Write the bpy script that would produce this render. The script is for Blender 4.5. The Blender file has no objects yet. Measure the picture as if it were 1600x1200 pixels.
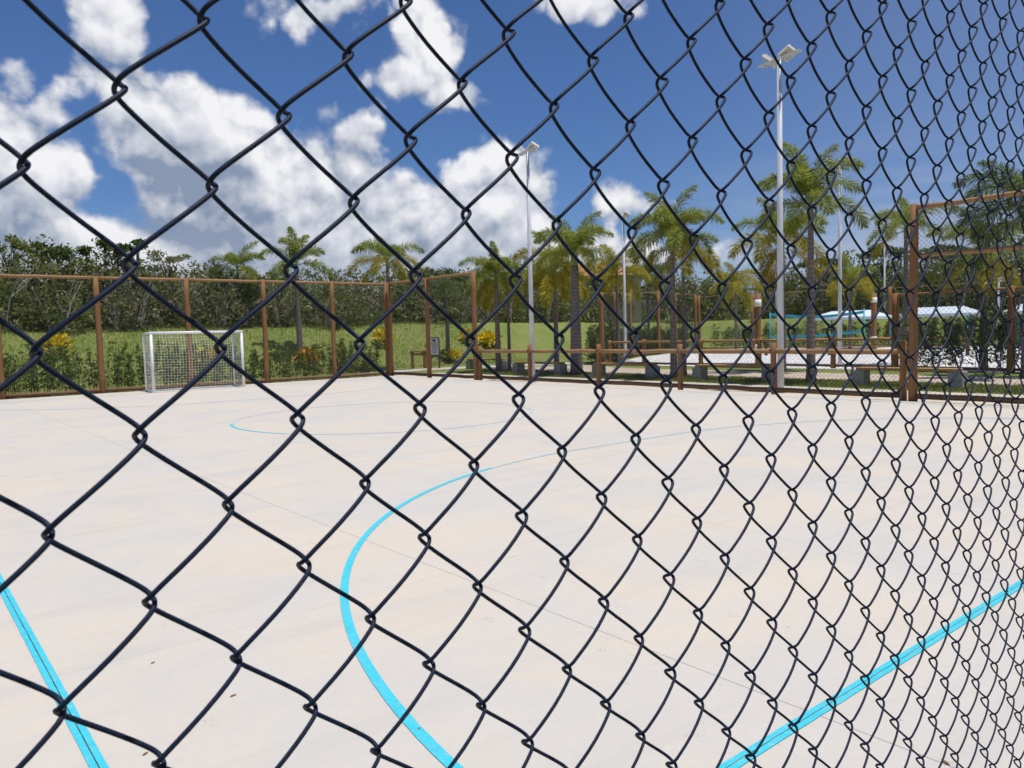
import bpy, math, random
import numpy as np
from mathutils import Vector, Matrix
R = math.radians
random.seed(7); rng = np.random.default_rng(7)
sc = bpy.context.scene
col = sc.collection

# ------------------------------------------------------------------ camera
cam_d = bpy.data.cameras.new('camera'); cam = bpy.data.objects.new('camera', cam_d); col.objects.link(cam)
cam_d.sensor_width = 36.0; cam_d.lens = 36.0 * 1211.4 / 1600.0
cam_d.clip_start = 0.02; cam_d.clip_end = 3000
cr, cu, cf = Vector((0.77281, -0.63408, -0.02653)), Vector((0.06132, 0.033, 0.99757)), Vector((0.63166, 0.77256, -0.06438))
CAM = Vector((0, 0, 1.65))
cam.matrix_world = Matrix(((cr.x, cu.x, -cf.x, CAM.x), (cr.y, cu.y, -cf.y, CAM.y), (cr.z, cu.z, -cf.z, CAM.z), (0, 0, 0, 1)))
cam_d.dof.use_dof = True; cam_d.dof.focus_distance = 1.6; cam_d.dof.aperture_fstop = 22.0
sc.camera = cam
sc.render.resolution_x = 1024; sc.render.resolution_y = 768

# ------------------------------------------------------------------ light
SUN_EL, SUN_AZ = 77.0, 172.0        # azimuth measured from +Y towards +X
SKY = 0.07
SKYTINT = (0.72, 0.93, 1.28)
vs = sc.view_settings
vs.view_transform = 'Standard'; vs.look = 'None'; vs.gamma = 1.0; vs.use_curve_mapping = False
vs.exposure = 0.0
sd = Vector((math.sin(R(SUN_AZ)) * math.cos(R(SUN_EL)), math.cos(R(SUN_AZ)) * math.cos(R(SUN_EL)), math.sin(R(SUN_EL))))
sl = bpy.data.lights.new('sun', 'SUN'); sl.energy = 4.3; sl.angle = R(0.5); sl.color = (1.0, 0.96, 0.9)
so = bpy.data.objects.new('sun', sl); col.objects.link(so)
so.rotation_euler = (-sd).to_track_quat('-Z', 'Y').to_euler()

# ------------------------------------------------------------------ node helpers
class NT:
    def __init__(s, tree): s.t = tree; s.n = tree.nodes; s.l = tree.links
    def new(s, typ, **kw):
        n = s.n.new(typ)
        for k, v in kw.items():
            if k == 'inp':
                for a, b in v.items():
                    if hasattr(b, 'is_output'): s.l.new(b, n.inputs[a])
                    else: n.inputs[a].default_value = b
            else: setattr(n, k, v)
        return n
    def math(s, op, a, b=0.0, c=None, clamp=False):
        n = s.n.new('ShaderNodeMath'); n.operation = op; n.use_clamp = clamp
        for i, v in enumerate((a, b) if c is None else (a, b, c)):
            if hasattr(v, 'is_output'): s.l.new(v, n.inputs[i])
            else: n.inputs[i].default_value = v
        return n.outputs[0]
    def vmath(s, op, a, b=(0, 0, 0)):
        n = s.n.new('ShaderNodeVectorMath'); n.operation = op
        for i, v in enumerate((a, b)):
            if hasattr(v, 'is_output'): s.l.new(v, n.inputs[i])
            else: n.inputs[i].default_value = v
        return n
    def mix(s, f, a, b, blend='MIX'):
        n = s.n.new('ShaderNodeMix'); n.data_type = 'RGBA'; n.blend_type = blend
        for i, v in ((0, f), (6, a), (7, b)):
            if hasattr(v, 'is_output'): s.l.new(v, n.inputs[i])
            else: n.inputs[i].default_value = v if i == 0 else (tuple(v) + (1,))[:4]
        return n.outputs[2]
    def maprange(s, v, a, b, c=0.0, d=1.0, smooth=True):
        n = s.n.new('ShaderNodeMapRange'); n.interpolation_type = 'SMOOTHSTEP' if smooth else 'LINEAR'; n.clamp = True
        s.l.new(v, n.inputs[0])
        for i, q in enumerate((a, b, c, d)): n.inputs[i + 1].default_value = q
        return n.outputs[0]
    def noise(s, vec, scale, detail=4, rough=0.5, dist=0.0):
        n = s.new('ShaderNodeTexNoise', inp={'Scale': scale, 'Detail': detail, 'Roughness': rough, 'Distortion': dist})
        if vec is not None: s.l.new(vec, n.inputs['Vector'])
        return n.outputs['Fac']

# ------------------------------------------------------------------ sky with cumulus
world = bpy.data.worlds.new('World'); sc.world = world; world.use_nodes = True
W = NT(world.node_tree); W.n.clear()

def cloud_group(full):
    g = bpy.data.node_groups.new('cloud_density', 'ShaderNodeTree')
    g.interface.new_socket('Dir', in_out='INPUT', socket_type='NodeSocketVector')
    g.interface.new_socket('Density', in_out='OUTPUT', socket_type='NodeSocketFloat')
    G = NT(g); gi = G.n.new('NodeGroupInput'); go = G.n.new('NodeGroupOutput')
    d = gi.outputs[0]
    sep = G.new('ShaderNodeSeparateXYZ', inp={0: d})
    az = G.math('MULTIPLY', G.math('ARCTAN2', sep.outputs[0], sep.outputs[1]), 57.2958)
    el = G.math('MULTIPLY', G.math('ARCSINE', sep.outputs[2]), 57.2958)
    comb = G.new('ShaderNodeCombineXYZ', inp={0: az, 1: el})
    # cumulus heaps: azimuth, elevation, half width, half height (degrees), weight
    acc = None
    for (a, e, ra, re, w) in (HEAPS if full else [h for h in HEAPS if h[2] * h[3] > 11]):
        n = G.n.new('ShaderNodeVectorMath'); n.operation = 'MULTIPLY_ADD'
        G.l.new(comb.outputs[0], n.inputs[0]); n.inputs[1].default_value = (1 / ra, 1 / re, 0); n.inputs[2].default_value = (-a / ra, -e / re, 0)
        L = G.vmath('LENGTH', n.outputs[0]).outputs['Value']
        q = G.math('MULTIPLY_ADD', L, -w, w)
        acc = q if acc is None else G.math('SMOOTH_MAX', acc, q, 0.2)
    # elsewhere in the sky: scattered heaps of the same kind
    win = G.math('MULTIPLY', G.math('MULTIPLY', G.maprange(az, -16, -6), G.maprange(az, 94, 80)), G.maprange(el, 42, 29))
    gen = G.math('MULTIPLY_ADD', G.noise(d, 3.0, 0.0), 4.2, -2.35)
    gen = G.math('SUBTRACT', gen, G.maprange(el, 25, 55, 0.0, 1.2))
    gen = G.math('SUBTRACT', gen, G.math('MULTIPLY', win, 4.0))
    acc = G.math('MAXIMUM', G.math('MAXIMUM', acc, gen), -0.9)
    n1 = G.math('SUBTRACT', G.noise(d, 9.0, 8.0 if full else 1.0, 0.55), 0.5)
    r = G.math('MULTIPLY_ADD', n1, 2.2, acc)
    if full:
        bn = G.noise(d, 17.0, 3.0, 0.45)
        bil = G.math('ABSOLUTE', G.math('MULTIPLY_ADD', bn, 2.0, -1.0))
        r = G.math('MULTIPLY_ADD', G.math('SUBTRACT', bil, 0.2), 0.9, r)
    G.l.new(r, go.inputs[0])
    return g
HEAPS = [(13.2, 20.6, 2.6, 4.2, 1.1), (12.8, 16.6, 3.2, 1.4, .62), (34.0, 20.6, 2.8, 3.8, 1.0), (32.4, 18.0, 4.0, 1.8, .8), (25.6, 21.4, 4.2, 1.7, .5), (36.0, 16.6, 3.2, 1.4, .85),
         (18.8, 13.0, 7.5, 4.6, 1.35), (23.0, 9.0, 9.5, 7.0, 1.7), (4.5, 10.6, 8.0, 6.4, 1.55), (-2.0, 8.0, 9.0, 6.5, 1.3), (30.0, 6.6, 9.5, 5.2, 1.55), (38.8, 9.2, 5.0, 5.6, 1.5),
         (12.0, 4.5, 20.0, 4.8, 1.5), (36.0, 4.4, 14.0, 4.4, 1.5), (47.0, 9.4, 2.0, 2.0, .95), (49.4, 8.8, 2.8, 1.2, .7), (44.8, 22.8, 4.0, 1.9, .95),
         (47.0, 4.6, 9.0, 3.0, .85)]
cgf, cgl = cloud_group(True), cloud_group(False)
tc = W.n.new('ShaderNodeTexCoord'); DIR = tc.outputs['Generated']
def dens(off, grp):
    n = W.n.new('ShaderNodeGroup'); n.node_tree = grp
    v = W.vmath('NORMALIZE', W.vmath('ADD', DIR, off).outputs[0]).outputs[0]
    W.l.new(v, n.inputs[0]); return n.outputs[0]
d0 = dens((0, 0, 0), cgf); d1 = dens((0.006, -0.006, 0.045), cgl)
def bil(off):
    v = W.vmath('ADD', DIR, off).outputs[0]
    a_ = W.math('ABSOLUTE', W.math('MULTIPLY_ADD', W.noise(v, 17.0, 3.0, 0.45), 2.0, -1.0))
    return W.math('MULTIPLY_ADD', W.noise(v, 9.0, 6.0, 0.58), 1.7, a_)
relief = W.math('SUBTRACT', bil((0, 0, 0)), bil((0.005, -0.005, 0.016)))
macro = W.noise(DIR, 6.0, 2.0, 0.5)
sky = W.n.new('ShaderNodeTexSky'); sky.sky_type = 'NISHITA'; sky.sun_disc = False
sky.sun_elevation = R(SUN_EL); sky.sun_rotation = R(SUN_AZ); sky.air_density = 1.0; sky.dust_density = 0.2; sky.ozone_density = 4.0
alpha = W.maprange(d0, -0.05, 0.33)
occ = W.maprange(d1, -0.25, 1.35, 0.0, 0.70)
core = W.maprange(d0, 0.0, 0.9, 0.0, 1.0)
lit = W.math('SUBTRACT', W.math('MULTIPLY_ADD', relief, 1.15, W.math('MULTIPLY_ADD', core, 0.40, 0.53)), occ)
lit = W.math('MULTIPLY_ADD', W.math('SUBTRACT', macro, 0.5), 0.9, lit, clamp=True)
CW = 1.0 / SKY
ccol = W.mix(lit, (0.25 * CW, 0.315 * CW, 0.44 * CW), (0.90 * CW, 0.90 * CW, 0.93 * CW))
alpha2 = alpha
# thin high streaks low over the right horizon
sep0 = W.new('ShaderNodeSeparateXYZ', inp={0: DIR})
az0 = W.math('MULTIPLY', W.math('ARCTAN2', sep0.outputs[0], sep0.outputs[1]), 57.2958)
stv = W.vmath('MULTIPLY', DIR, (3.0, 3.0, 17.0)).outputs[0]
st = W.maprange(W.noise(stv, 2.0, 5.0, 0.6, 0.0), 0.33, 0.68)
stm = W.math('MULTIPLY', W.maprange(sep0.outputs[2], 0.25, 0.05), W.maprange(az0, 46, 62))
stm = W.math('MULTIPLY_ADD', W.math('MULTIPLY', st, stm), 0.62, W.math('MULTIPLY', W.maprange(az0, 44, 78), 0.18))
skc = W.mix(1.0, sky.outputs[0], SKYTINT, 'MULTIPLY')
skb = W.mix(stm, skc, (0.43 * CW, 0.47 * CW, 0.60 * CW))
fin = W.mix(alpha2, skb, ccol)
veil = W.math('MULTIPLY', W.maprange(sep0.outputs[2], 0.15, 0.0), 0.62)
fin = W.mix(veil, fin, (0.42 * CW, 0.49 * CW, 0.59 * CW))
bg = W.new('ShaderNodeBackground', inp={'Color': fin, 'Strength': SKY})
wo = W.n.new('ShaderNodeOutputWorld'); W.l.new(bg.outputs[0], wo.inputs[0])
world.cycles.sampling_method = 'MANUAL'; world.cycles.sample_map_resolution = 512

# ------------------------------------------------------------------ materials
MATS = {}
def principled(name, rough=0.7, spec=0.3, metallic=0.0):
    m = bpy.data.materials.new(name); m.use_nodes = True
    T = NT(m.node_tree); b = T.n['Principled BSDF']
    b.inputs['Roughness'].default_value = rough; b.inputs['Specular IOR Level'].default_value = spec; b.inputs['Metallic'].default_value = metallic
    MATS[name] = m
    return m, T, b
def pos(T): return T.n.new('ShaderNodeNewGeometry').outputs['Position']
def objc(T): return T.n.new('ShaderNodeTexCoord').outputs['Object']
def setcol(T, b, c): T.l.new(c, b.inputs['Base Color'])
def bump(T, b, h, strength=0.3, dist=0.01):
    n = T.new('ShaderNodeBump', inp={'Height': h, 'Strength': strength, 'Distance': dist}); T.l.new(n.outputs[0], b.inputs['Normal'])

def simple(name, c, rough=0.6, spec=0.3, var=0.12, scale=6.0, metallic=0.0, bmp=0.0):
    m, T, b = principled(name, rough, spec, metallic)
    n = T.noise(objc(T), scale, 5, 0.6)
    k = [max(0, v * (1 - var)) for v in c]; h = [min(1, v * (1 + var)) for v in c]
    setcol(T, b, T.mix(T.maprange(n, 0.3, 0.7), k, h))
    if bmp: bump(T, b, n, bmp, 0.01)
    return m

# concrete of the court: trowelled, blotchy, with pinkish and grey clouds
m, T, b = principled('concrete', 0.72, 0.28)
P = pos(T)
big = T.noise(P, 0.55, 5, 0.62, 0.8); mid = T.noise(P, 1.7, 6, 0.65, 0.3); fine = T.noise(P, 22.0, 4, 0.7)
stv = T.vmath('MULTIPLY', P, (0.35, 2.6, 1)).outputs[0]
streak = T.noise(stv, 1.1, 6, 0.65, 0.6)
c = T.mix(T.maprange(big, 0.36, 0.64), (0.54, 0.51, 0.462), (0.60, 0.53, 0.435))
c = T.mix(T.math('MULTIPLY', T.maprange(mid, 0.42, 0.7), 0.5), c, (0.545, 0.52, 0.475))
c = T.mix(T.math('MULTIPLY', T.maprange(streak, 0.48, 0.68), 0.42), c, (0.47, 0.45, 0.415))
c = T.mix(T.math('MULTIPLY', T.maprange(fine, 0.35, 0.8), 0.18), c, (0.40, 0.385, 0.365))
scv = T.vmath('MULTIPLY', P, (5.0, 0.8, 1)).outputs[0]
scuff = T.math('MULTIPLY', T.maprange(T.noise(scv, 6.0, 3, 0.6, 1.0), 0.68, 0.74), T.maprange(T.noise(P, 1.3, 2), 0.5, 0.62))
c = T.mix(T.math('MULTIPLY', scuff, 0.3), c, (0.30, 0.27, 0.24))
sp = T.noise(P, 5.5, 2, 0.5); sp2 = T.noise(P, 60.0, 2, 0.5)
spots = T.math('MULTIPLY', T.maprange(sp, 0.66, 0.76), T.maprange(sp2, 0.5, 0.66))
c = T.mix(T.math('MULTIPLY', spots, 0.6), c, (0.27, 0.225, 0.17))
setcol(T, b, c); bump(T, b, fine, 0.12, 0.004)
T.l.new(T.maprange(mid, 0.3, 0.7, 0.62, 0.85), b.inputs['Roughness'])

simple('joint', (0.28, 0.25, 0.22), 0.95, 0.1)
m, T, b = principled('cyan_paint', 0.6, 0.3)
P = pos(T); n = T.noise(P, 14, 6, 0.7)
c = T.mix(T.maprange(n, 0.3, 0.7), (0.045, 0.48, 0.60), (0.06, 0.55, 0.66))
c = T.mix(T.math('MULTIPLY', T.maprange(T.noise(P, 30, 5, 0.75), 0.52, 0.74), 0.65), c, (0.42, 0.52, 0.51))
c = T.mix(T.math('MULTIPLY', T.maprange(T.noise(P, 3.0, 5, 0.7), 0.45, 0.7), 0.35), c, (0.16, 0.50, 0.58))
setcol(T, b, c)

m, T, b = principled('worn_paint', 0.7, 0.25)
P = pos(T); n = T.noise(P, 3.0, 6, 0.75)
setcol(T, b, T.mix(T.maprange(n, 0.38, 0.58, 0.6, 1.0), (0.05, 0.56, 0.70), (0.50, 0.52, 0.51)))

m, T, b = principled('coated_wire', 0.55, 0.22)
n = T.noise(objc(T), 90, 4, 0.6)
c = T.mix(n, (0.005, 0.011, 0.034), (0.010, 0.017, 0.044))
c = T.mix(T.math('MULTIPLY', T.maprange(T.noise(pos(T), 160, 4, 0.7), 0.56, 0.75), 0.5), c, (0.05, 0.05, 0.055))
setcol(T, b, c)
simple('thin_wire', (0.04, 0.044, 0.05), 0.5, 0.3)
simple('net_cord', (0.80, 0.80, 0.72), 0.8, 0.2)
simple('net_cyan', (0.05, 0.38, 0.50), 0.6, 0.3)
simple('cyan_metal', (0.04, 0.34, 0.46), 0.45, 0.4)
simple('white_metal', (0.74, 0.75, 0.77), 0.4, 0.4, 0.05)
simple('pole_white', (0.60, 0.61, 0.66), 0.45, 0.4, 0.06, 2.0)
simple('lamp_housing', (0.66, 0.64, 0.60), 0.5, 0.4, 0.08)
simple('lamp_glass', (0.45, 0.42, 0.37), 0.15, 0.6, 0.1, 20)
simple('white_roof', (0.60, 0.68, 0.72), 0.6, 0.3, 0.04)
simple('white_plate', (0.78, 0.78, 0.76), 0.6, 0.3, 0.05)
simple('board_face', (0.36, 0.37, 0.38), 0.5, 0.3, 0.1)
simple('board_mark', (0.05, 0.05, 0.06), 0.6, 0.2)
simple('block', (0.30, 0.30, 0.28), 0.9, 0.2, 0.2, 9, bmp=0.3)
simple('wall_render', (0.50, 0.42, 0.30), 0.9, 0.2, 0.1, 2)
simple('roof_tile', (0.38, 0.17, 0.09), 0.85, 0.2, 0.3, 8)
simple('window_dark', (0.03, 0.035, 0.04), 0.2, 0.5)
simple('kerb', (0.52, 0.47, 0.40), 0.9, 0.2, 0.2, 5)
def wood(name, a, bb, dark):
    m, T, b = principled(name, 0.75, 0.25)
    o = objc(T)
    v = T.vmath('MULTIPLY', o, (9, 9, 1.2)).outputs[0]
    n = T.noise(v, 2.4, 6, 0.65, 1.2); n2 = T.noise(pos(T), 1.6, 4, 0.6)
    c = T.mix(T.maprange(n, 0.3, 0.7), a, bb)
    c = T.mix(T.math('MULTIPLY', T.maprange(n, 0.58, 0.74), 0.65), c, dark)
    c = T.mix(T.math('MULTIPLY', T.maprange(n2, 0.45, 0.75), 0.4), c, (0.22, 0.15, 0.10))
    setcol(T, b, c); bump(T, b, n, 0.4, 0.01)
wood('log', (0.20, 0.096, 0.038), (0.285, 0.143, 0.060), (0.09, 0.045, 0.02))
wood('rail_wood', (0.26, 0.145, 0.065), (0.36, 0.21, 0.10), (0.10, 0.05, 0.025))
wood('dark_rail', (0.13, 0.072, 0.036), (0.19, 0.11, 0.06), (0.06, 0.03, 0.015))
wood('plank', (0.34, 0.19, 0.07), (0.42, 0.25, 0.11), (0.16, 0.08, 0.03))
wood('dark_wood', (0.085, 0.045, 0.025), (0.13, 0.07, 0.035), (0.03, 0.02, 0.012))

m, T, b = principled('grass', 0.9, 0.15)
P = pos(T); n = T.noise(P, 0.45, 5, 0.6); n2 = T.noise(P, 9, 6, 0.75); n3 = T.noise(P, 1.9, 4, 0.6)
c = T.mix(T.maprange(n, 0.35, 0.65), (0.15, 0.21, 0.042), (0.22, 0.245, 0.07))
c = T.mix(T.math('MULTIPLY', T.maprange(n3, 0.48, 0.7), 0.55), c, (0.30, 0.24, 0.12))
c = T.mix(T.math('MULTIPLY', T.maprange(n2, 0.35, 0.7), 0.45), c, (0.09, 0.125, 0.028))
setcol(T, b, c); bump(T, b, n2, 0.8, 0.05)
m, T, b = principled('sand', 0.95, 0.1)
P = pos(T); n = T.noise(P, 0.6, 6, 0.6); n2 = T.noise(P, 7, 5, 0.7)
setcol(T, b, T.mix(T.maprange(T.math('ADD', n, T.math('MULTIPLY', n2, 0.4)), 0.5, 0.9), (0.60, 0.58, 0.56), (0.74, 0.72, 0.69))); bump(T, b, n2, 0.6, 0.05)
m, T, b = principled('paving', 0.9, 0.2)
P = pos(T); n = T.noise(P, 1.0, 5, 0.6); n2 = T.noise(P, 13, 4, 0.7)
vo = T.new('ShaderNodeTexVoronoi', feature='DISTANCE_TO_EDGE', inp={'Vector': P, 'Scale': 4.2})
c = T.mix(T.maprange(n, 0.35, 0.65), (0.47, 0.37, 0.28), (0.58, 0.50, 0.42))
c = T.mix(T.math('MULTIPLY', T.maprange(n2, 0.4, 0.7), 0.35), c, (0.34, 0.25, 0.19))
c = T.mix(T.maprange(vo.outputs['Distance'], 0.05, 0.0), c, (0.24, 0.19, 0.15))
setcol(T, b, c)
m, T, b = principled('path_concrete', 0.9, 0.2)
P = pos(T); n = T.noise(P, 1.5, 6, 0.65)
setcol(T, b, T.mix(T.maprange(n, 0.3, 0.7), (0.44, 0.40, 0.33), (0.56, 0.52, 0.45)))
m, T, b = principled('earth', 0.95, 0.1)
P = pos(T); n = T.noise(P, 2.5, 6, 0.7)
setcol(T, b, T.mix(T.maprange(n, 0.3, 0.7), (0.48, 0.42, 0.33), (0.60, 0.54, 0.46)))

def leafmat(name, cols, trans=0.35, rough=0.55, patch=None):
    m = bpy.data.materials.new(name); m.use_nodes = True; MATS[name] = m
    T = NT(m.node_tree); b = T.n['Principled BSDF']; out = T.n['Material Output']
    b.inputs['Roughness'].default_value = rough; b.inputs['Specular IOR Level'].default_value = 0.3
    rnd = T.n.new('ShaderNodeNewGeometry').outputs['Random Per Island']
    r = T.n.new('ShaderNodeValToRGB'); T.l.new(rnd, r.inputs[0])
    e = r.color_ramp.elements
    while len(e) < len(cols): e.new(0.5)
    for i, c in enumerate(cols): e[i].position = i / (len(cols) - 1); e[i].color = (*c, 1)
    c = r.outputs[0]
    if patch:
        n = T.noise(pos(T), 0.33, 3, 0.5)
        c = T.mix(T.math('MULTIPLY', T.maprange(n, 0.44, 0.62), patch[1]), c, patch[0])
        n2 = T.noise(pos(T), 0.8, 3, 0.5)
        c = T.mix(T.math('MULTIPLY', T.maprange(n2, 0.5, 0.7), patch[3]), c, patch[2])
    T.l.new(c, b.inputs['Base Color'])
    tr = T.n.new('ShaderNodeBsdfTranslucent'); T.l.new(T.mix(0.35, c, (0.30, 0.34, 0.03)), tr.inputs[0])
    mx = T.new('ShaderNodeMixShader', inp={0: trans, 1: b.outputs[0], 2: tr.outputs[0]}); T.l.new(mx.outputs[0], out.inputs[0])
leafmat('wood_leaf', [(0.06, 0.08, 0.032), (0.115, 0.14, 0.05), (0.17, 0.19, 0.07), (0.26, 0.25, 0.13)], 0.4, 0.5, ((0.21, 0.18, 0.14), 0.75, (0.22, 0.25, 0.065), 0.8))
leafmat('broad_leaf', [(0.035, 0.06, 0.02), (0.065, 0.10, 0.028), (0.12, 0.15, 0.045)], 0.25, 0.4)
leafmat('hedge_leaf', [(0.075, 0.12, 0.028), (0.125, 0.175, 0.042), (0.19, 0.235, 0.065)], 0.3)
leafmat('dark_hedge_leaf', [(0.06, 0.09, 0.035), (0.10, 0.135, 0.05), (0.16, 0.185, 0.075)], 0.25)
leafmat('grass_blade', [(0.10, 0.14, 0.03), (0.17, 0.20, 0.05), (0.27, 0.25, 0.09)], 0.3)
leafmat('croton_yellow', [(0.60, 0.40, 0.010), (0.78, 0.55, 0.012), (0.80, 0.60, 0.03), (0.30, 0.28, 0.03)], 0.3)
leafmat('croton_orange', [(0.50, 0.13, 0.010), (0.60, 0.30, 0.012), (0.66, 0.44, 0.03), (0.35, 0.06, 0.02)], 0.3)
leafmat('frond_green', [(0.16, 0.21, 0.045), (0.27, 0.32, 0.065), (0.40, 0.40, 0.11)], 0.48, 0.45)
leafmat('frond_dark', [(0.08, 0.125, 0.045), (0.13, 0.18, 0.06), (0.19, 0.23, 0.085)], 0.4, 0.45)
leafmat('frond_yellow', [(0.28, 0.26, 0.03), (0.40, 0.35, 0.04), (0.52, 0.40, 0.06)], 0.45, 0.5)
leafmat('frond_orange', [(0.26, 0.19, 0.03), (0.38, 0.27, 0.045), (0.46, 0.33, 0.07)], 0.25, 0.55)
simple('dry_leaf', (0.22, 0.13, 0.06), 0.8, 0.2, 0.3, 60)
simple('crownshaft', (0.16, 0.19, 0.07), 0.5, 0.3, 0.2, 5)
simple('twig', (0.34, 0.31, 0.27), 0.9, 0.1, 0.3, 3)
simple('bark', (0.15, 0.12, 0.10), 0.9, 0.1, 0.3, 6)
m, T, b = principled('palm_trunk', 0.9, 0.15)
o = objc(T); sp = T.new('ShaderNodeSeparateXYZ', inp={0: o})
w = T.math('FRACT', T.math('ADD', T.math('MULTIPLY', sp.outputs[2], 7.0), T.math('MULTIPLY', T.noise(o, 3, 3), 0.35)))
n = T.noise(o, 12, 5, 0.6)
c = T.mix(T.maprange(n, 0.3, 0.7), (0.15, 0.125, 0.12), (0.24, 0.20, 0.185))
c = T.mix(T.math('MULTIPLY', T.maprange(w, 0.72, 0.95), 0.7), c, (0.065, 0.05, 0.045))
setcol(T, b, c); bump(T, b, w, 0.3, 0.02)

# ------------------------------------------------------------------ mesh helpers
class MB:
    def __init__(s): s.v = []; s.f = []
    def box(s, c, d, rot=None):
        b = len(s.v); x, y, z = (q / 2 for q in d)
        for p in ((-x, -y, -z), (x, -y, -z), (x, y, -z), (-x, y, -z), (-x, -y, z), (x, -y, z), (x, y, z), (-x, y, z)):
            p = Vector(p)
            if rot is not None: p = rot @ p
            s.v.append(tuple(p + Vector(c)))
        for q in ((0, 3, 2, 1), (4, 5, 6, 7), (0, 1, 5, 4), (1, 2, 6, 5), (2, 3, 7, 6), (3, 0, 4, 7)): s.f.append(tuple(b + i for i in q))
        return s
    def chamfer_box(s, c, d, ch):
        # box with bevelled vertical edges and top edge
        x, y, z = d[0] / 2, d[1] / 2, d[2]; b = len(s.v)
        def ring(ix, iy, k, zz):
            return [(c[0] + sx * (ix - (k if a else 0)), c[1] + sy * (iy - (0 if a else k)), zz) for sx, sy, a in ((-1, -1, 0), (-1, -1, 1), (1, -1, 1), (1, -1, 0), (1, 1, 0), (1, 1, 1), (-1, 1, 1), (-1, 1, 0))]
        R_ = [ring(x, y, ch, c[2]), ring(x, y, ch, c[2] + z - ch), ring(x - ch, y - ch, ch, c[2] + z)]
        for r in R_: s.v += r
        for k in range(2):
            for i in range(8):
                j = (i + 1) % 8; s.f.append((b + k * 8 + i, b + k * 8 + j, b + k * 8 + 8 + j, b + k * 8 + 8 + i))
        s.f.append(tuple(b + 16 + i for i in range(8))); s.f.append(tuple(b + i for i in reversed(range(8))))
        return s
    def tube(s, pts, rad, n=8, cap=True):
        pts = [Vector(p) for p in pts]; m = len(pts)
        if not hasattr(rad, '__len__'): rad = [rad] * m
        b = len(s.v); up = None
        for i, p in enumerate(pts):
            t = (pts[min(i + 1, m - 1)] - pts[max(i - 1, 0)]).normalized()
            if up is None:
                up = t.orthogonal().normalized()
            else:
                up = (up - t * up.dot(t)); up = up.normalized() if up.length > 1e-6 else t.orthogonal().normalized()
            w = t.cross(up)
            for k in range(n):
                a = 2 * math.pi * k / n
                s.v.append(tuple(p + (up * math.cos(a) + w * math.sin(a)) * rad[i]))
        for i in range(m - 1):
            for k in range(n):
                k2 = (k + 1) % n
                s.f.append((b + i * n + k, b + i * n + k2, b + (i + 1) * n + k2, b + (i + 1) * n + k))
        if cap:
            s.f.append(tuple(b + k for k in reversed(range(n)))); s.f.append(tuple(b + (m - 1) * n + k for k in range(n)))
        return s
    def poly(s, pts):
        b = len(s.v); s.v += [tuple(p) for p in pts]; s.f.append(tuple(range(b, b + len(pts)))); return s
    def mesh(s, name, mat, smooth=False):
        me = bpy.data.meshes.new(name); me.from_pydata(s.v, [], s.f); me.update()
        if mat: me.materials.append(MATS[mat])
        if smooth: me.polygons.foreach_set('use_smooth', [True] * len(me.polygons))
        return me
    def build(s, name, mat, parent=None, smooth=False, loc=None):
        return obj(name, s.mesh(name, mat, smooth), parent, loc)
def obj(name, me, parent=None, loc=None, rot=None, scale=None):
    o = bpy.data.objects.new(name, me); col.objects.link(o)
    if parent is not None: o.parent = parent
    if loc is not None: o.location = loc
    if rot is not None: o.rotation_euler = rot
    if scale is not None: o.scale = scale if hasattr(scale, '__len__') else (scale,) * 3
    return o
def quads_mesh(name, V, mat):
    """V: (n,4,3) array of quads -> one mesh"""
    n = len(V); me = bpy.data.meshes.new(name)
    me.vertices.add(n * 4); me.vertices.foreach_set('co', np.ascontiguousarray(V, dtype=np.float32).ravel())
    me.loops.add(n * 4); me.loops.foreach_set('vertex_index', np.arange(n * 4, dtype=np.int32))
    me.polygons.add(n); me.polygons.foreach_set('loop_start', np.arange(0, n * 4, 4, dtype=np.int32)); me.polygons.foreach_set('loop_total', np.full(n, 4, dtype=np.int32))
    me.update(calc_edges=True); me.materials.append(MATS[mat]); return me
def leaves(C, A, L, Wd, droop=0.0, N=None):
    """centres C, axis A (unit), length L, width Wd -> diamond leaf quads"""
    n = len(C)
    if N is None: N = rng.normal(size=(n, 3))
    S = np.cross(A, N); S /= np.linalg.norm(S, axis=1, keepdims=True) + 1e-9
    L = L[:, None]; Wd = Wd[:, None]
    base = C - A * L / 2; tip = C + A * L / 2; tip[:, 2] -= droop * L[:, 0]
    mid = C - A * L * 0.08
    return np.stack([base, mid + S * Wd / 2, tip, mid - S * Wd / 2], 1)
def unit(v): return v / (np.linalg.norm(v, axis=1, keepdims=True) + 1e-9)
def thing(name, label, cat, loc=(0, 0, 0), group=None, rz=0.0):
    o = bpy.data.objects.new(name, None); col.objects.link(o); o.location = loc; o.rotation_euler = (0, 0, rz); o.empty_display_size = 0.1
    return tag(o, label, cat, group)
def tag(o, label, cat, group=None):
    o['label'] = label; o['category'] = cat
    if group: o['group'] = group
    return o
def struct(o): o['kind'] = 'structure'; return o
def sstep(t): t = np.clip(t, 0, 1); return t * t * (3 - 2 * t)

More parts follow.
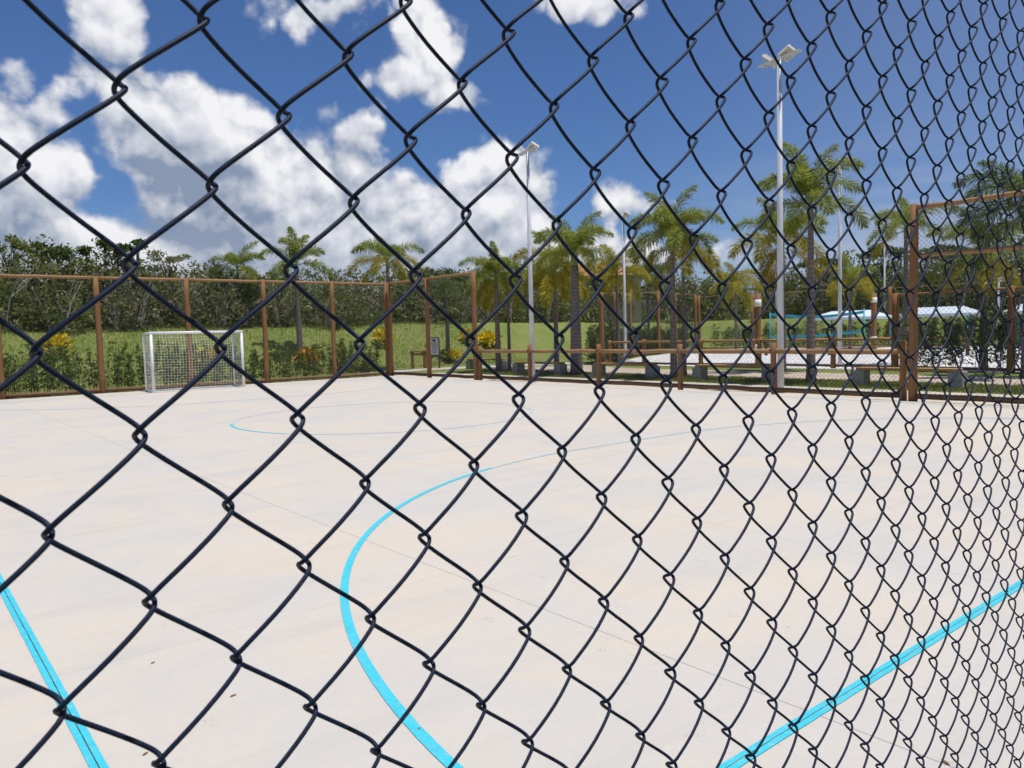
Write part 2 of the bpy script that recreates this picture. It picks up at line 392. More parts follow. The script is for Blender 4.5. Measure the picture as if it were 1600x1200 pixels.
# ------------------------------------------------------------------ terrain
def toe(x): return np.interp(x, [-300, 15, 21, 30, 42, 50, 62, 300], [33.0, 33.0, 35.4, 34.9, 37.5, 42.0, 46.5, 60])
def hz(x, y):
    x = np.asarray(x, float); y = np.asarray(y, float)
    w = np.interp(x, [15, 24], [8.0, 5.2])
    s1 = sstep((y - toe(x)) / w * 0.85 + 0.02); s2 = sstep((x - 59) / 6)
    und = 0.06 * np.sin(x * 0.9 + 1.0) * np.cos(y * 0.7)
    k = np.maximum(s1, s2)
    return -0.035 + k * (2.45 + und)
FRONT = [(-22, 41.8), (0, 41.6), (10, 41.4), (18, 41.6), (23, 42.6), (30, 42.8), (42, 46.5), (52, 52), (62, 55), (68, 46), (68, 20), (66, 0), (60, -14)]
def hill(x, y):
    yf = np.interp(x, [p[0] for p in FRONT[:9]], [p[1] for p in FRONT[:9]])
    return np.maximum(sstep((y - yf - 2.2) / 6.0), sstep((x - 70.5) / 6.0)) * 2.6
xs = np.concatenate([[-1500, -600, -250, -100, -50], np.arange(-30, 86, 0.9), [100, 140, 250, 600, 1500]])
ys = np.concatenate([[-1500, -600, -250, -100, -50, -30], np.arange(-20, 70, 0.9), [80, 110, 160, 300, 700, 1500]])
X, Y = np.meshgrid(xs, ys, indexing='ij'); Z = hz(X, Y) + hill(X, Y)
nx, ny = X.shape
vv = np.stack([X, Y, Z], 2).reshape(-1, 3)
ff = [(i * ny + j, (i + 1) * ny + j, (i + 1) * ny + j + 1, i * ny + j + 1) for i in range(nx - 1) for j in range(ny - 1)]
me = bpy.data.meshes.new('ground'); me.from_pydata(vv.tolist(), [], ff); me.materials.append(MATS['grass']); me.polygons.foreach_set('use_smooth', [True] * len(ff))
struct(obj('ground', me))

def sheet(name, pts, z, mat):
    return struct(MB().poly([(x, y, z) for x, y in pts]).build(name, mat))
def ribbon(ctr, w):
    L_, R_ = [], []
    for i, p in enumerate(ctr):
        a = Vector(ctr[max(i - 1, 0)]); b_ = Vector(ctr[min(i + 1, len(ctr) - 1)]); t = (b_ - a).normalized(); n = Vector((-t.y, t.x))
        ww = w[i] if hasattr(w, '__len__') else w
        L_.append(tuple(Vector(p) + n * ww / 2)); R_.append(tuple(Vector(p) - n * ww / 2))
    return L_, R_
def ribbon_sheet(name, ctr, w, z, mat):
    L_, R_ = ribbon(ctr, w); mb = MB()
    for i in range(len(ctr) - 1): mb.poly([(*R_[i], z), (*R_[i + 1], z), (*L_[i + 1], z), (*L_[i], z)])
    return struct(mb.build(name, mat))
SX, EY = 17.15, 29.4            # side fence line, end fence line
sheet('gravel_strip', [(SX - .35, -6), (19.85, -6), (19.85, EY + .1), (SX - .35, EY + .1)], -0.026, 'earth')
ribbon_sheet('paved_path', [(24.3, -8), (24.3, 4), (24.3, 12), (24.2, 20), (24.6, 25), (26.2, 29)], [3.4, 3.4, 3.4, 3.4, 3.6, 4.4], -0.022, 'paving')
ribbon_sheet('concrete_path', [(-20, 31.2), (0, 31.2), (12, 31.2), (17.5, 32.2), (21, 33.2), (25.5, 32.0), (29.5, 30.6)], [1.1, 1.1, 1.2, 1.6, 2.0, 2.6, 3.0], -0.018, 'path_concrete')
sheet('sand_court', [(28.2, -10), (57.5, -10), (57.0, 36.0), (51.3, 38.6), (41.8, 34.6), (36.6, 32.4), (28.2, 26.8)], -0.014, 'sand')

# ------------------------------------------------------------------ court: slabs with saw-cut joints, painted lines
court = MB().poly([(-1.9, 0.55, -0.028), (SX, 0.55, -0.028), (SX, EY + .05, -0.028), (-1.9, EY + .05, -0.028)]).build('court', 'joint'); struct(court)
XE = [-1.8, .575, 3.0, 5.4, 7.8, 10.2, 12.6, 15.0, 16.95]
YE = [.6, 1.69, 4.4, 7.1, 9.8, 12.5, 15.2, 17.9, 20.6, 23.3, 26.0, 28.7, 29.25]
G_ = 0.0018
cache = {}
for i in range(len(XE) - 1):
    for j in range(len(YE) - 1):
        w, h = round(XE[i + 1] - XE[i] - 2 * G_, 4), round(YE[j + 1] - YE[j] - 2 * G_, 4)
        if (w, h) not in cache: cache[(w, h)] = MB().chamfer_box((0, 0, -0.1), (w, h, 0.1), 0.0015).mesh('slab', 'concrete')
        obj('slab', cache[(w, h)], court, ((XE[i] + XE[i + 1]) / 2, (YE[j] + YE[j + 1]) / 2, 0))
LZ = 0.004
def strip(name, pts, w, mat='cyan_paint'):
    fine = []
    for a, b in zip(pts[:-1], pts[1:]):
        n = max(1, min(40, int(math.dist(a, b) / .05)))
        fine += [(a[0] + (b[0] - a[0]) * k / n, a[1] + (b[1] - a[1]) * k / n) for k in range(n)]
    pts = fine + [pts[-1]]
    L_, R_ = ribbon(pts, [w + random.gauss(0, .0011) for _ in pts]); mb = MB()
    for i in range(len(pts) - 1): mb.poly([(*R_[i], LZ), (*R_[i + 1], LZ), (*L_[i + 1], LZ), (*L_[i], LZ)])
    return mb.build(name, mat, court)
HW = 0.027
def seg(a, b, n=14): return [(a[0] + (b[0] - a[0]) * t / n, a[1] + (b[1] - a[1]) * t / n) for t in range(n + 1)]
x0, x1, y0, y1 = 0.575, 16.55, 1.69, 27.7
for s in (-1, 1):     # lines that straddle a joint are two half strips
    strip('line_marking', seg((x0 + s * (G_ + HW / 2 + .0005), y0), (x0 + s * (G_ + HW / 2 + .0005), y1)), HW)
    strip('line_marking', seg((x0, y0 + s * (G_ + HW / 2 + .0005)), (x1, y0 + s * (G_ + HW / 2 + .0005))), HW)
strip('line_marking', seg((x1, y0), (x1, y1)), .09, 'worn_paint')
strip('line_marking', seg((x0, y1), (x1, y1)), .09, 'worn_paint')
def arc(cx, cy, r, a0, a1, n=48): return [(cx + r * math.cos(R(a0 + (a1 - a0) * k / n)), cy + r * math.sin(R(a0 + (a1 - a0) * k / n))) for k in range(n + 1)]
AR = 6.08; AL, AX = 7.66, 9.5
strip('line_marking', arc(AL, y0 + .06, AR, 180, 108)[1:], .054)
strip('line_marking', arc(AL, y0 + .06, AR, 108, 90, 12) + seg((AL, y0 + .06 + AR), (AX, y0 + .06 + AR), 4)[1:] + arc(AX, y0 + .06, AR, 90, 0)[1:-1], .052, 'worn_paint')
strip('line_marking', arc(AL, y1 - .06, AR, 180, 270)[1:] + seg((AL, y1 - .06 - AR), (AX, y1 - .06 - AR), 4)[1:] + arc(AX, y1 - .06, AR, 270, 360)[1:-1], .09, 'worn_paint')
cc = arc(8.3, 14.4, 3.1, 0, 360, 72); strip('line_marking', cc[32:42], .06); strip('line_marking', cc[41:] + cc[1:33], .05, 'worn_paint')

# ------------------------------------------------------------------ near chain-link fence (world: rotated 2 degrees from the court)
A_ = 0.10
nf = thing('chain_link_fence', 'large dark coated chain-link mesh right in front of the camera', 'fence', (0, 0, 0), rz=R(2.0))
D_ = 4.8637 * A_; X0 = 1.3439 * A_; Z0 = 1.65 + 1.4797 * A_
WR = 0.00162; D0, D1 = 0.0050, 0.0042; EX = 0.0021
def wire_mesh(nh, zlo):
    pts = []; amp = A_ / 4 + EX
    K = 0.965; S = math.asin(K)
    U = [0.0, .012, .028, .05, .08, .12, .18, .26, .36, .5, .64, .74, .82, .88, .92, .95, .972, .988]
    for i in range(nh):
        for u in U:                           # one leg, from one bend up to the next; legs lie in front and behind in turn
            t = math.pi * (i + u); sg = 1 if i % 2 == 0 else -1
            edge = math.sin(min(1.0, min(u, 1 - u) / .13) * math.pi / 2) ** .62
            yy = -sg * (D0 * edge + D1 * math.sin(math.pi * u))
            pts.append((-amp * math.asin(K * math.cos(t)) / S, yy, (i + u) * A_ / 2))
    return MB().tube(pts, WR, 8).mesh('wire', 'coated_wire', True)
NH = 78
wm = wire_mesh(NH, 0)
# bends of wire k sit on column k (left) and k+1 (right); column parity sets the height
kmin, kmax = -26, 44
zb = Z0 - 40 * A_ / 2
while zb > 0.14: zb -= A_
for k in range(kmin, kmax):
    zoff = zb + (A_ / 2 if (k % 2) else 0.0)
    jx, jz, jy = random.gauss(0, .0003), random.gauss(0, .0004), random.gauss(0, .0003)
    obj('wire', wm, nf, (X0 + (k + .5) * A_ / 2 + jx, D_ + jy, zoff + jz), (random.gauss(0, .0002), random.gauss(0, .0003), 0))
xl, xr = X0 + kmin * A_ / 2, X0 + kmax * A_ / 2
def log_pts(a, b, n=5, wob=0.006):
    a, b = Vector(a), Vector(b); return [a + (b - a) * (i / n) + (Vector((random.gauss(0, wob), random.gauss(0, wob), random.gauss(0, wob))) if 0 < i < n else Vector()) for i in range(n + 1)]
for xx in (xl - .11, xr + .11):
    MB().tube(log_pts((xx, D_ + .02, -.05), (xx, D_ + .02, 4.1)), [.105, .102, .1, .098, .096, .094], 12).build('post', 'log', nf, True)
MB().tube(log_pts((xl - .02, D_ + .02, 4.03), (xr + .02, D_ + .02, 4.03)), .045, 10).build('top_rail', 'rail_wood', nf, True)
MB().tube(log_pts((xl - .02, D_ + .02, .09), (xr + .02, D_ + .02, .09)), .045, 10).build('bottom_rail', 'rail_wood', nf, True)

# ------------------------------------------------------------------ far fences
def panel_mesh(length, h, cell=0.1, r=0.0016):
    n = int(round(length / (cell / 2))); st = length / n; nz = int(h / (cell / 2)); z = np.arange(nz + 1) * (h / nz)
    quads = []
    ang = [0, 2 * math.pi / 3, 4 * math.pi / 3]
    for k in range(n):
        par = (np.arange(nz + 1) + k) % 2
        x = k * st + par * st; y = np.zeros(nz + 1)
        rings = [np.stack([x + r * math.cos(a) * 1.4, y + r * math.sin(a), z], 1) for a in ang]
        for q in range(3):
            a_, b_ = rings[q], rings[(q + 1) % 3]
            quads.append(np.stack([a_[:-1], b_[:-1], b_[1:], a_[1:]], 1))
    return quads_mesh('wire_mesh', np.concatenate(quads), 'thin_wire')
PC = {}
def log_fence(label, pts, h, post_r, rail_r, rails, mesh_h, group=None, cat='fence', cell=0.1, mat='log', plates=(), toprail=True, wire_r=0.002):
    f = thing('log_fence', label, cat, (pts[0][0], pts[0][1], 0), group)
    o = Vector((pts[0][0], pts[0][1], 0))
    for i, p in enumerate(pts):
        P_ = Vector((p[0], p[1], 0)) - o
        hh = (h[i] if hasattr(h, '__len__') else h) + random.uniform(-.02, .03)
        MB().tube(log_pts((0, 0, -.1), (random.gauss(0, .008), random.gauss(0, .008), hh), 6, .004), [post_r * q for q in (1.06, 1.03, 1.0, .99, .97, .95, .93)], 12).build('post', mat, f, True, P_)
    for i, (a, b) in enumerate(zip(pts[:-1], pts[1:])):
        a, b = Vector((a[0], a[1], 0)) - o, Vector((b[0], b[1], 0)) - o
        t = (b - a).normalized()
        for rz, rr, nm in rails:
            za, zb_ = (h[i] - .07, h[i + 1] - .07) if (hasattr(h, '__len__') and nm == 'top_rail') else (rz, rz)
            MB().tube(log_pts(a + t * post_r * .7 + Vector((0, 0, za)), b - t * post_r * .7 + Vector((0, 0, zb_))), rr, 8).build(nm, 'dark_rail' if nm == 'bottom_rail' else 'rail_wood', f, True)
        if mesh_h:
            L_ = (b - a).length; key = (round(L_, 2), round(mesh_h, 2), cell, wire_r)
            if key not in PC: PC[key] = panel_mesh(L_, mesh_h, cell, wire_r)
            w = obj('wire_mesh', PC[key], f, a + Vector((0, 0, .12)), (0, 0, math.atan2(t.y, t.x))); w['kind'] = 'stuff'
    return f
FH = 3.98
TR = lambda h: [(h - .05, .052, 'top_rail'), (.1, .06, 'bottom_rail')]
log_fence('long tall brown log fence behind the white goal', [(x_, EY) for x_ in (17.13, 14.6, 11.72, 8.86, 5.93, 3.03, .15, -2.73)], FH, .092, .05, TR(FH), FH - .2)
log_fence('tall log fence section at the far corner beside the sign board', [(SX + .0, EY - .24), (SX, 26.2), (SX, 23.05)], FH, .092, .05, TR(FH), FH - .2)
log_fence('low log rail fence along the side of the court in front of benches', [(SX, 22.8), (SX, 20.0), (SX, 16.75), (SX, 13.62), (SX, 10.72), (SX, 7.6)], 1.26, .075, .05, [(1.05, .06, 'top_rail'), (.1, .06, 'bottom_rail')], 0.93, wire_r=0.0026)
log_fence('tall log fence with a middle rail at the right side of the court', [(SX - .1, 7.35), (SX - .1, 4.2), (SX - .1, 1.05)], 4.12, .088, .05, TR(4.12) + [(3.06, .05, 'middle_rail')], 3.95, wire_r=0.0024)
log_fence('tall log fence bounding the left end of the white sand court', [(27.95, 27.05), (32.2, 30.1), (36.7, 33.0), (41.9, 35.1), (46.6, 37.4), (51.4, 39.2)], [3.6, 3.85, 4.1, 4.3, 4.4, 4.45], .12, .05, [(3.68, .02, 'top_rail'), (.1, .06, 'bottom_rail')], 3.5, cell=0.1)
log_fence('tall log fence along the far edge of the sand court before the woods', [(51.6, 39.0), (52.4, 34.6), (53.2, 30.2), (56.5, 26.0), (57.2, 20.0), (57.6, 14.0), (58, 8)], 4.3, .13, .05, [(4.22, .022, 'top_rail'), (.1, .06, 'bottom_rail')], 4.0, cell=0.14)
log_fence('low log rail fence along the near edge of the sand court', [(28.05, 26.6), (28.45, 24.75), (28.4, 21.4), (28.8, 18.7), (28.75, 15.4), (28.6, 13.0)], 1.22, .1, .05, [(1.1, .055, 'top_rail'), (.09, .05, 'bottom_rail')], 0.98)
log_fence('tall log fence in front of the dark hedge at far right', [(28.45, 12.9), (28.0, 9.05), (27.7, 5.2), (27.5, 1.5)], 2.75, .12, .05, [(2.68, .04, 'top_rail'), (.09, .05, 'bottom_rail')], 2.5)
log_fence('low dark wood rail crossing the middle of the sand courts', [(40.6, 25.9), (41.4, 22.4), (42.0, 19.0), (42.3, 15.6)], .98, .09, .05, [(.88, .07, 'top_rail'), (.5, .06, 'middle_rail')], 0, mat='dark_wood')
def banded_post(label, x, y, h, r):
    t = thing('wooden_post', label, 'post', (x, y, 0))
    MB().tube(log_pts((0, 0, -.1), (0, 0, h), 5, .003), r, 12).build('shaft', 'log', t, True)
    for z, hh in ((h - .55, .3), (.72, .2)):
        MB().tube([(0, 0, z), (0, 0, z + hh)], r + .012, 12).build('white_band', 'white_plate', t, True)
banded_post('thick wooden post with two white bands left of the cyan net', 29.65, 19.3, 3.1, .135)
banded_post('thick wooden post with white bands right of the cyan net', 46.2, 22.2, 3.5, .16)

# ------------------------------------------------------------------ goal
gx0, gx1, gy, gz, gd = 7.12, 10.16, 27.66, 2.04, 0.95
g = thing('goal', 'white futsal goal with net standing before the far fence', 'goal', ((gx0 + gx1) / 2, gy, 0))
hw = (gx1 - gx0) / 2
def bar(mb, a, b, s):
    a, b = Vector(a), Vector(b); return mb.tube([a, b], s, 12)
bar(MB(), (-hw, 0, 0), (-hw, 0, gz - .085), .048).build('post', 'white_metal', g, True)
bar(MB(), (hw, 0, 0), (hw, 0, gz - .085), .048).build('post', 'white_metal', g, True)
bar(MB(), (-hw - .046, 0, gz - .045), (hw + .046, 0, gz - .045), .046).build('crossbar', 'white_metal', g, True)
for s in (-1, 1):
    bar(MB(), (s * hw, gd, .05), (s * hw, gd, gz - .06), .026).build('back_upright', 'white_metal', g, True)
    bar(MB(), (s * hw, .05, gz - .045), (s * hw, gd + .026, gz - .045), .026).build('top_bar', 'white_metal', g, True)
    bar(MB(), (s * hw, .05, .03), (s * hw, gd, .03), .03).build('ground_bar', 'white_metal', g, True)
bar(MB(), (-hw, gd, .03), (hw, gd, .03), .028).build('rear_ground_bar', 'white_metal', g, True)
bar(MB(), (-hw + .05, 0, .012), (hw - .05, 0, .012), .012).build('front_ground_bar', 'white_metal', g, True)
bar(MB(), (-hw, gd, gz - .045), (hw, gd, gz - .045), .026).build('rear_top_bar', 'white_metal', g, True)
nm = MB(); cs = .1; sr = .0042
def sag(x, z): return gd - .03 - .30 * math.sin(math.pi * min(max(z / gz, 0), 1)) ** 0.8 * math.sin(math.pi * (x + hw) / (2 * hw)) ** 0.5 * 0.55
nxn = int(2 * hw / cs); nzn = int(gz / cs)
def droop(x, z): return z - .05 * math.sin(math.pi * (x + hw) / (2 * hw)) * (z / gz)
for i in range(1, nxn):
    x = -hw + i * 2 * hw / nxn
    nm.tube([(x, sag(x, z), droop(x, z)) for z in np.linspace(.03, gz - .06, 9)], sr, 4, False)
for k in range(1, nzn):
    z = .03 + k * (gz - .09) / nzn
    nm.tube([(x, sag(x, z), droop(x, z)) for x in np.linspace(-hw, hw, 13)], sr, 4, False)
for s in (-1, 1):
    for i in range(1, 8): nm.tube([(s * hw, i * gd / 8, .04), (s * hw, i * gd / 8, gz - .05)], sr, 4, False)
    for k in range(1, nzn): nm.tube([(s * hw, .03, .03 + k * gz / nzn), (s * hw, gd, .03 + k * gz / nzn)], sr, 4, False)
n_ = nm.build('net', 'net_cord', g, True); n_['kind'] = 'stuff'

# ------------------------------------------------------------------ benches, sign, frame
def bench(label, xa, ya, xb, yb):
    t = thing('bench', label, 'bench', ((xa + xb) / 2, (ya + yb) / 2, 0), 'benches beside the court')
    d = Vector((xb - xa, yb - ya, 0)); L_ = d.length; t.rotation_euler.z = math.atan2(d.y, d.x)
    for s in (-1, 1):
        MB().chamfer_box((s * L_ / 2, 0, -.05), (.34, .42, .46), .012).build('support_block', 'block', t)
    for s in (-1, 1):
        MB().chamfer_box((0, s * .112, .413), (L_ + .1, .21, .07), .008).build('plank', 'plank', t)
bench('wooden plank bench on grey blocks, the largest, farthest right near the tall post', 21.0, 10.45, 21.1, 8.0)
bench('wooden plank bench on grey blocks right of the low log post before the sand', 21.05, 15.9, 21.2, 13.4)
bench('wooden plank bench on grey blocks between the two palms in the middle', 21.0, 20.5, 20.9, 17.8)
bench('wooden plank bench on grey blocks left of the thick palm trunk', 20.9, 25.1, 20.8, 22.4)
bench('small distant bench to the right of the sign board', 22.9, 31.2, 23.1, 28.9)
sg = thing('sign_board', 'grey notice board on two wooden posts beside the path', 'sign', (22.3, 33.5, 0), rz=R(-38))
for s in (-1, 1): MB().box((s * .21, 0, .75), (.1, .1, 1.6)).build('post', 'dark_wood', sg)
MB().box((0, -.062, 1.12), (.5, .02, .96)).build('backing', 'dark_wood', sg)
bf = MB().box((0, -.076, 1.12), (.4, .008, .86)).build('face', 'board_face', sg)
mk = MB()
mk.box((-.02, -.0815, 1.42), (.16, .003, .13))
for k in range(6): mk.box((0, -.0815, 1.24 - k * .085), (.3 - .05 * (k % 3), .003, .025))
mk.build('printed_mark', 'board_mark', bf)
pf = thing('timber_stand', 'small low brown timber stand with two legs on the lawn', 'stand', (22.0, 34.6, 0), rz=R(-36))
for s in (-1, 1): MB().chamfer_box((s * .32, 0, -.05), (.17, .15, .88), .01).build('leg', 'log', pf)
MB().box((0, 0, .86), (.84, .2, .06)).build('top_beam', 'log', pf)
MB().box((0, 0, .72), (.46, .08, .12)).build('cross_plank', 'plank', pf)

# ------------------------------------------------------------------ light poles
def light_pole(label, x, y, h, rz, n=2, dark=False):
    t = thing('light_pole', label, 'light pole', (x, y, 0), 'floodlight poles', R(rz))
    MB().tube([(0, 0, -.05), (0, 0, h * .5), (0, 0, h)], [.082, .072, .058], 16).build('pole', 'pole_white', t, True)
    MB().tube([(0, 0, 0), (0, 0, .03)], .17, 12).build('base_plate', 'lamp_housing', t)
    arm = MB()
    for s in (-1, 1): arm.box((0, s * .05, h - .03), (1.3, .03, .045))
    for s in (-1, 1): arm.box((s * .045 if s else 0, 0, h - .03), (.02, .16, .07))
    arm.build('cross_arm', 'lamp_housing', t)
    for k, (ax, tilt) in enumerate(((.5, -38), (-.12, 20))[:n]):
        for_ = MB(); rm = Matrix.Rotation(R(tilt), 3, 'Y') @ Matrix.Rotation(R(34), 3, 'X')
        c = Vector((ax, -.16, h + .09))
        fl = for_.box(c, (.36, .3, .07), rm)
        for q in range(5): fl.box(c + rm @ Vector((-.14 + q * .07, 0, .055)), (.015, .26, .04), rm)
        fo = fl.build('floodlight', 'lamp_housing', t)
        MB().box(c + rm @ Vector((0, 0, -.039)), (.3, .24, .008), rm).build('lens', 'lamp_glass', fo)
        MB().box(c + Vector((0, .1, -.1)), (.05, .05, .12)).build('bracket', 'lamp_housing', fo)
light_pole('tallest white floodlight pole rising behind the low fence on the right', 17.82, 10.95, 8.33, 78)
light_pole('white floodlight pole rising in front of the left cumulus cloud', 17.5, 20.25, 7.85, 78)
light_pole('slim white floodlight pole between the two middle palms at the sand court', 30.0, 27.35, 7.5, 60)
light_pole('white floodlight pole behind the tall palm on the right', 32.3, 17.0, 8.6, 100)
light_pole('distant thin floodlight pole right of the cyan net', 65.3, 30.5, 8.1, 80)
light_pole('very distant thin pole just left of the tallest floodlight pole', 66.3, 41.2, 8.0, 80)
light_pole('distant thin pole over the dark hedge at far right', 54.8, 18.45, 4.2, 80)

# ------------------------------------------------------------------ sand-court net, tents, house
nt = thing('sports_net', 'cyan-edged beach net stretched across the sand court', 'net', (43.5, 24.5, 0))
a, b = Vector((.47, 3.24, 0)), Vector((-.46, -3.26, 0))
for p in (a, b): MB().tube([p, p + Vector((0, 0, 2.55))], .04, 10).build('pole', 'cyan_metal', nt, True)
def band(za, zb, sagv, hgt):
    m_ = MB(); N = 10; ring = []
    for k in range(N + 1):
        p = a.lerp(b, k / N); z = za + (zb - za) * k / N - sagv * math.sin(math.pi * k / N)
        ring.append([(p.x - .006, p.y, z - hgt / 2), (p.x + .006, p.y, z - hgt / 2), (p.x + .006, p.y, z + hgt / 2), (p.x - .006, p.y, z + hgt / 2)])
    for k in range(N):
        for q in range(4): m_.poly([ring[k][q], ring[k][(q + 1) % 4], ring[k + 1][(q + 1) % 4], ring[k + 1][q]])
    return m_
band(2.46, 2.36, .22, .16).build('top_band', 'net_cyan', nt)
band(1.04, 1.28, .1, .14).build('bottom_band', 'net_cyan', nt)
nm = MB()
for k in range(1, 52):
    p = a.lerp(b, k / 52); s_ = math.sin(math.pi * k / 52)
    nm.tube([(p.x, p.y, 1.04 + .24 * k / 52 - .1 * s_), (p.x, p.y, 2.46 - .1 * k / 52 - .22 * s_)], .0025, 3, False)
for q in range(1, 10):
    nm.tube([(*a.lerp(b, k / 8).xy, (1.04 + .24 * k / 8 - .1 * math.sin(math.pi * k / 8)) * (1 - q / 10) + (2.46 - .1 * k / 8 - .22 * math.sin(math.pi * k / 8)) * q / 10) for k in range(9)], .0025, 3, False)
o = nm.build('netting', 'thin_wire', nt); o['kind'] = 'stuff'
def tent(label, x, y, wx, wy, ez, tz, rz=8):
    t = thing('shade_tent', label, 'tent', (x, y, 0), 'white shade tents', R(rz))
    hx, hy = wx / 2, wy / 2
    for sx in (-1, 1):
        for sy in (-1, 1): MB().tube([(sx * (hx - .15), sy * (hy - .15), -.05), (sx * (hx - .15), sy * (hy - .15), ez)], .05, 8).build('leg', 'cyan_metal', t, True)
    rl = hy * .62
    m_ = MB(); E_ = [(-hx, -hy, ez), (hx, -hy, ez), (hx, hy, ez), (-hx, hy, ez)]; r1, r2 = (0, -rl, tz), (0, rl, tz)
    m_.poly([E_[0], E_[1], r1]); m_.poly([E_[1], E_[2], r2, r1]); m_.poly([E_[2], E_[3], r2]); m_.poly([E_[3], E_[0], r1, r2])
    rf = m_.build('roof', 'white_roof', t)
    v = MB(); 
    for i in range(4):
        p, q = Vector(E_[i]), Vector(E_[(i + 1) % 4]); v.box((p + q) / 2 - Vector((0, 0, .09)), (abs(q.x - p.x) + .02, abs(q.y - p.y) + .02, .17))
    v.build('valance', 'white_roof', rf)
tent('white hipped shade tent behind the cyan net', 53.6, 27.4, 4.2, 4.4, 2.2, 2.66)
tent('white hipped shade tent right of the tall brown post', 53.9, 21.5, 4.2, 4.2, 2.22, 2.68)
tent('white shade tent at the right edge of the picture', 54.6, 15.8, 4.2, 3.8, 2.22, 2.68)
hs = thing('house', 'beige house with brown tiled roof half hidden behind the palms', 'house', (58.5, 57.5, float(hz(58.5, 57.5)) - .1), rz=R(-43))
MB().box((0, 0, 2.4), (9, 6, 5.2)).build('wall', 'wall_render', hs)
for xw in (-3.1, -.2, 2.7):
    w = MB().box((xw, -3.02, 3.2), (1.5, .08, 1.7)).build('window', 'window_dark', hs)
    MB().box((xw, -3.08, 3.2), (1.62, .05, .07)).box((xw, -3.08, 2.33), (1.7, .08, .08)).box((xw, -3.08, 4.07), (1.7, .06, .08)).build('frame', 'dark_wood', w)
m_ = MB(); ez, tz, hx, hy = 4.9, 6.4, 5.3, 3.8
E_ = [(-hx, -hy, ez), (hx, -hy, ez), (hx, hy, ez), (-hx, hy, ez)]; r1, r2 = (-2.2, 0, tz), (2.2, 0, tz)
m_.poly([E_[0], E_[1], r2, r1]); m_.poly([E_[1], E_[2], r2]); m_.poly([E_[2], E_[3], r1, r2]); m_.poly([E_[3], E_[0], r1]); m_.poly(E_[::-1])
m_.build('roof', 'roof_tile', hs)

# ------------------------------------------------------------------ palms
def frond_mesh(name, L=2.0, rise=0.55, fall=1.0, leaf=.42, n=62, seed=0, stiff=0.0, dens=1.9):
    """frond along +X, rachis arcs up then down; plumose leaflets all round the rachis"""
    r_ = np.random.default_rng(seed)
    t = np.linspace(0, 1, 15)
    ang = rise - (rise + fall) * t ** 1.35
    ds = L / 14; x = np.concatenate([[0], np.cumsum(np.cos(ang[:-1]) * ds)]); z = np.concatenate([[0], np.cumsum(np.sin(ang[:-1]) * ds)])
    P_ = np.stack([x, np.zeros(15), z], 1)
    mb = MB().tube(P_.tolist(), [.022 * (1 - .8 * q) + .004 for q in t], 5)
    quads = []
    n = int(n * dens * .8)
    for k in range(n):
        s = .16 + .84 * k / (n - 1); i = s * 14; i0 = min(int(i), 13); f_ = i - i0
        p = P_[i0] * (1 - f_) + P_[i0 + 1] * f_; tg = P_[i0 + 1] - P_[i0]; tg /= np.linalg.norm(tg)
        nrm = np.array([-tg[2], 0, tg[0]])
        ll = 1.12 * leaf * (math.sin(math.pi * (s * .86 + .1)) ** .6) 
        for sd_, el in ((1, .7), (-1, .7), (1, -.05), (-1, -.05)):
            el2 = el + r_.normal(0, .5)
            d = tg * (.55 + r_.normal(0, .12) + .35 * s) + np.array([0, sd_, 0]) * math.cos(el2) + nrm * math.sin(el2)
            d /= np.linalg.norm(d)
            l = ll * r_.uniform(.8, 1.15); w = .027 * r_.uniform(.8, 1.2)
            side = np.cross(d, nrm + r_.normal(0, .4, 3)); side /= np.linalg.norm(side)
            q1 = p + d * l * .5; q2 = p + d * l; q2 = q2 + np.array([0, 0, -.28 * l]); q1 = q1 + np.array([0, 0, -.05 * l])
            quads.append((p, q1 + side * w / 2, q2, q1 - side * w / 2))
    for q in quads: mb.poly([tuple(c_) for c_ in q])
    me = mb.mesh(name, 'frond_green'); return me
FR = {'up': [frond_mesh('frond', 1.9, 1.35, -.35, .40, 60, s) for s in (1, 2)],
      'mid': [frond_mesh('frond', 2.0, .95, .75, .44, 64, s) for s in (3, 4, 5)],
      'low': [frond_mesh('frond', 2.0, .35, 1.35, .44, 62, s) for s in (6, 7)],
      'hang': [frond_mesh('frond', 1.9, -.35, 1.45, .40, 60, s) for s in (8, 9)]}
